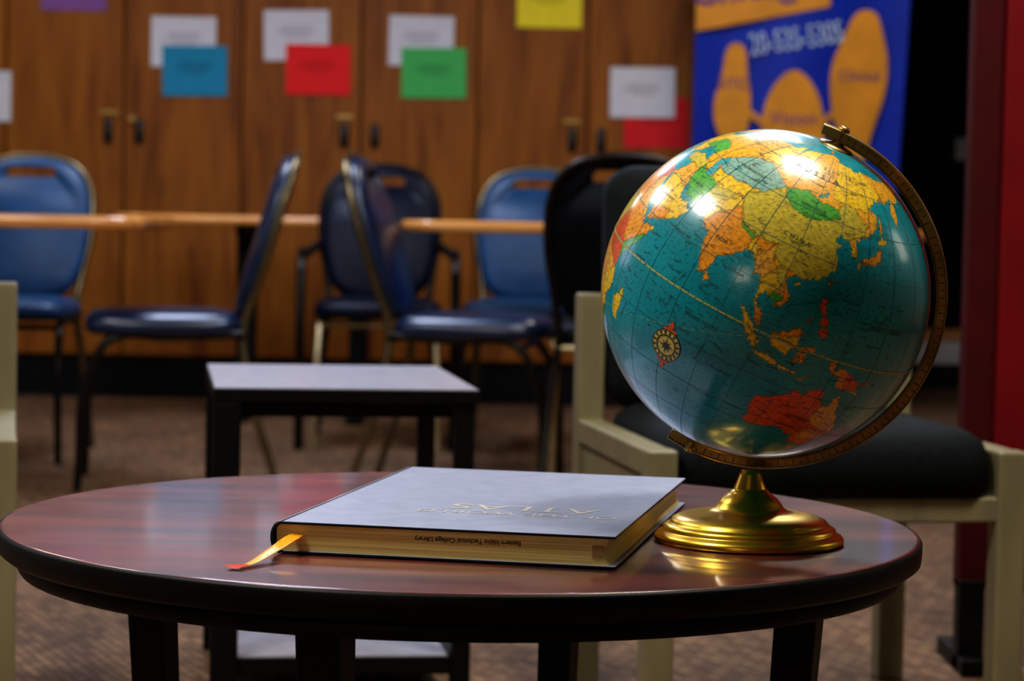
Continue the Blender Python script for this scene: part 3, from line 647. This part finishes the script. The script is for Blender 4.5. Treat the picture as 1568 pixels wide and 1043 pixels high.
labels=[('INDIAN  OCEAN',1.5,-6,86,0),('C H I N A',2.0,33,103,-4),('R U S S I A',3.0,61,98,0),('INDIA',1.6,21,78.5,0),('MONGOLIA',1.5,46.3,104,0),('KAZAKHSTAN',1.5,48,67,0),('IRAN',1.4,32.5,54,0),('AUSTRALIA',1.8,-25,134,0),('SAUDI ARABIA',1.1,23,46,0),('MADAGASCAR',.9,-19,52.5,70),
('PACIFIC  OCEAN',1.8,14,150,0),('Philippine Sea',1.2,20,131,0),('Bay of Bengal',1.3,14,88,0),('Arabian Sea',1.4,16,64,0),('South China Sea',1.1,14,114,30),('BORNEO',1.0,.5,113.7,0),('SUMATRA',.9,-.5,101.6,-40),('THAILAND',.8,15.5,101,0),('JAPAN',1.1,40,136,40),('NEW GUINEA',1.0,-5,140,0),('Mid-Indian Basin',1.1,-12,80,0),('Wharton Basin',1.1,-19,99,0),('Coral Sea',1.2,-16,151,0),('S i b e r i a',2.0,66,112,0),('Timor Sea',.9,-11.5,126,0),('Java Sea',.8,-4.9,110.5,0),('Ninetyeast Ridge',.9,-16,89.5,80),('Diamantina Fracture Zone',.9,-35,106,0),('Perth Basin',.9,-30,109,0),('Broken Plateau',.9,-31,97,0),('Caroline Islands',.9,8,146,0),('Mariana Trench',.9,16,146.5,60),('Java Trench',.9,-10.5,108,-8),('Sri Lanka',.8,7,84.5,0),('Maldives',.9,4,73,80),('Chagos Ridge',.8,-6,72,80),('Somali Basin',1.0,1,53,0),('MYANMAR',.8,21,96,70),('VIETNAM',.7,12.8,110.5,70),('BURMA',.7,19,95.5,60),('PAKISTAN',.9,28.8,67,30),('AFGHANISTAN',.8,33.5,65.5,20),('Tibet',1.4,32.5,88,0),('Gobi Desert',1.0,43,104,0),('KOREA',.8,36,128,60)]
cr_=random.Random(9)
syl=['ka','lin','shan','gor','ta','ber','su','mi','yan','do','pur','ra','tok','ning','chu','sel','an','ho','vik','mar']
def word(): return ''.join(cr_.choice(syl) for _ in range(cr_.choice((2,2,3)))).capitalize()
for _ in range(260):
    labels.append((word(),cr_.uniform(.65,.95),cr_.uniform(-12,68),cr_.uniform(45,155),cr_.uniform(-15,15)))
for _ in range(18):
    labels.append((word(),.9,cr_.uniform(-34,-18),cr_.uniform(116,150),0))
for _ in range(16):
    labels.append((word(),.8,cr_.uniform(-45,-5),cr_.uniform(60,175),cr_.uniform(-15,15)))
tv=[];tf=[]
for body,size,la0,lo0,rot in labels:
    cu=bpy.data.curves.new('lbl','FONT'); cu.body=body; cu.size=size*1.15; cu.align_x='CENTER'; cu.align_y='CENTER'; cu.resolution_u=2
    ob=bpy.data.objects.new('lbl',cu); COL.objects.link(ob); bpy.context.view_layer.update()
    dg=bpy.context.evaluated_depsgraph_get(); m_=bpy.data.meshes.new_from_object(ob.evaluated_get(dg))
    cr,sr=math.cos(math.radians(rot)),math.sin(math.radians(rot)); o=len(tv); k_=1/math.cos(math.radians(la0))
    for vt in m_.vertices:
        x,y=vt.co.x,vt.co.y; tv.append(sph(la0+x*sr+y*cr,lo0+(x*cr-y*sr)*k_,GR+.0005))
    for p in m_.polygons: tf.append(tuple(o+i for i in p.vertices))
    bpy.data.objects.remove(ob); bpy.data.meshes.remove(m_)
meshobj('map_labels',tv,tf,M_LBL,G)

def arc_ring(nm,r0,r1,th,t0,t1,m,n=90,yoff=0.0):
    v=[];f=[]
    Nn=P.cross(E).normalized()
    for i in range(n+1):
        t=math.radians(t0+(t1-t0)*i/n); d=math.cos(t)*P+math.sin(t)*E
        for rr_,hh in ((r0,-th/2),(r1,-th/2),(r1,th/2),(r0,th/2)): v.append(off+d*rr_+Nn*(hh+yoff))
    for i in range(n):
        for k in range(4): f.append((4*i+k,4*i+(k+1)%4,4*i+4+(k+1)%4,4*i+4+k))
    f.append((0,1,2,3)); f.append((4*n,4*n+1,4*n+2,4*n+3))
    ob=meshobj(nm,v,f,m,G); bv=ob.modifiers.new('b','BEVEL'); bv.width=.0008; bv.segments=2; bv.limit_method='ANGLE'; return ob
AR=.1545
arc_ring('meridian_arc',AR*1.05,AR*1.105,.009,-6.5,188,M_BRONZE)
arc_ring('meridian_lip_outer',AR*1.100,AR*1.112,.0125,-6.5,188,M_BRONZE)
arc_ring('meridian_lip_inner',AR*1.040,AR*1.052,.0115,-5,187,M_BRONZE)
Nn=P.cross(E).normalized()
tk=[];tkf=[]
for i in range(0,73):
    t=math.radians(i*2.5); d=math.cos(t)*P+math.sin(t)*E; s=(-math.sin(t))*P+math.cos(t)*E
    h=.0048; L_=.003 if i%2 else .0055
    a_=AR*1.095
    for sg in (1,-1):
        o=len(tk)
        for rr_,ss in ((a_,-.0004),(a_,.0004),(a_-L_,.0004),(a_-L_,-.0004)): tk.append(off+d*rr_+s*ss+Nn*h*sg)
        tkf.append((o,o+1,o+2,o+3))
meshobj('meridian_graduations',tk,tkf,M_DARKMETAL,G)
def axial(nm,prof,m,origin,axis):
    ob=lathe(nm,prof,m,G,40); ob.location=origin; ob.rotation_mode='QUATERNION'; ob.rotation_quaternion=Vector((0,0,1)).rotation_difference(axis); return ob
axial('north_cap',[(.001,-.004),(.0185,-.004),(.0185,-.0015),(.016,.0006),(.010,.0018),(.006,.003),(.006,.006),(.001,.006)],M_BRONZE,off+P*GR,P)
axial('north_pin',[(.001,0),(.003,0),(.003,.018),(.001,.018)],M_BRONZE,off+P*GR,P)
axial('south_cap',[(.001,-.004),(.0185,-.004),(.0185,-.0015),(.016,.0006),(.006,.002),(.001,.002)],M_BRONZE,off-P*GR,-P)
axial('south_pin',[(.001,0),(.003,0),(.003,.014),(.001,.014)],M_BRONZE,off-P*GR,-P)
axial('north_nut',[(.001,-.004),(.004,-.004),(.0055,-.001),(.0055,.002),(.003,.004),(.001,.004)],M_BRONZE,off+P*AR*1.115,P)
axial('south_nut',[(.001,-.008),(.005,-.008),(.006,-.004),(.0075,0),(.006,.004),(.003,.006),(.001,.006)],M_BRONZE,off-P*AR*1.09,-P)
prof=[(.078,.0002),(.089,.0004),(.0905,.003),(.0905,.006),(.088,.0095),(.0835,.0115),(.0825,.013),(.0825,.0155),(.0795,.018),(.0765,.0192),(.0755,.021),(.0735,.024),(.066,.0275),(.054,.030),(.044,.0315),(.036,.0335),(.0325,.0365),(.030,.041),(.026,.046),(.021,.050),(.0185,.052),(.0178,.0535),(.0165,.0535),(.0155,.056),(.0125,.064),(.0105,.070),(.0085,.0745),(.001,.0745)]
prof=[(r_,z_*.93) for r_,z_ in prof]
lathe('base',prof,M_BRASS,G,128)

# ------------------------------------------------------------------ lights
def ceil_light(x,y,w,l,power,col=(.95,.97,1.0)):
    e=empty('ceiling_light',(x,y,ZC))
    for a,b in (((-w/2-.03,-l/2-.03),(w/2+.03,-l/2)),((-w/2-.03,l/2),(w/2+.03,l/2+.03)),((-w/2-.03,-l/2),(-w/2,l/2)),((w/2,-l/2),(w/2+.03,l/2))):
        box('housing',(a[0],a[1],-.05),(b[0],b[1],0),M_WHITE,e)
    ld=bpy.data.lights.new('lamp','AREA'); ld.shape='RECTANGLE'; ld.size=w; ld.size_y=l; ld.energy=power; ld.color=col
    lo=bpy.data.objects.new('lamp',ld); COL.objects.link(lo); lo.parent=e; lo.location=(0,0,-.035)
ceil_light(.80,2.65,.5,.6,42,(1.0,.93,.80))
ceil_light(-1.25,1.9,.5,.6,46,(1.0,.95,.85))
ceil_light(-1.9,4.2,.6,1.2,28)
ceil_light(.6,5.0,.6,1.2,36,(.80,.86,1.0))  # added back-row panels from here on, unseen, for grazing sheen on tops
ceil_light(-.9,6.9,.6,1.2,48,(.66,.75,1.0))
ceil_light(1.1,7.8,.6,1.2,20,(1.0,.95,.88))
ceil_light(-2.3,8.0,.6,1.2,13,(1.0,.95,.88))
def window(nm,loc,rz,w,h,power,col=(.50,.56,1.0)):
    e=empty(nm,loc,rz)
    for a,b in (((-w/2-.05,-h/2-.05),(w/2+.05,-h/2)),((-w/2-.05,h/2),(w/2+.05,h/2+.05)),((-w/2-.05,-h/2),(-w/2,h/2)),((w/2,-h/2),(w/2+.05,h/2)),((-.02,-h/2),(.02,h/2))):
        box('frame',(a[0],-.06,a[1]),(b[0],0,b[1]),M_WHITE,e)
    ld=bpy.data.lights.new('daylight','AREA'); ld.shape='RECTANGLE'; ld.size=w; ld.size_y=h; ld.energy=power; ld.color=col
    lo=bpy.data.objects.new('daylight',ld); COL.objects.link(lo); lo.parent=e; lo.location=(0,-.012,0); lo.rotation_euler=(pi/2,0,0)
window('window_1',(XL,4.6,1.7),pi/2,1.1,.8,38)
window('window_2',(-1.6,YC,1.9),pi,.9,.8,52,(1.0,.94,.84))
window('window_3',(XR,3.3,1.75),-pi/2,.5,.7,16,(.9,.95,1.0))
w=bpy.data.worlds.new('world'); S.world=w; w.use_nodes=True
w.node_tree.nodes['Background'].inputs[0].default_value=(.4,.5,.7,1); w.node_tree.nodes['Background'].inputs[1].default_value=.05

# ------------------------------------------------------------------ camera
cd=bpy.data.cameras.new('camera'); cam=bpy.data.objects.new('camera',cd); COL.objects.link(cam)
cd.sensor_width=36; cd.lens=83.34; cd.clip_end=60
cam.matrix_world=Matrix.Translation((0,0,.77))@Matrix.Rotation(math.radians(90-3.02),4,'X')@Matrix.Rotation(.02,4,'Z')
cd.dof.use_dof=True; cd.dof.focus_distance=2.17; cd.dof.aperture_fstop=7.2
S.camera=cam
S.view_settings.view_transform='Standard'
for lk in ('Medium High Contrast','Standard - Medium High Contrast'):
    try:
        S.view_settings.look=lk; print('LOOK',lk); break
    except Exception as ex: print(ex)
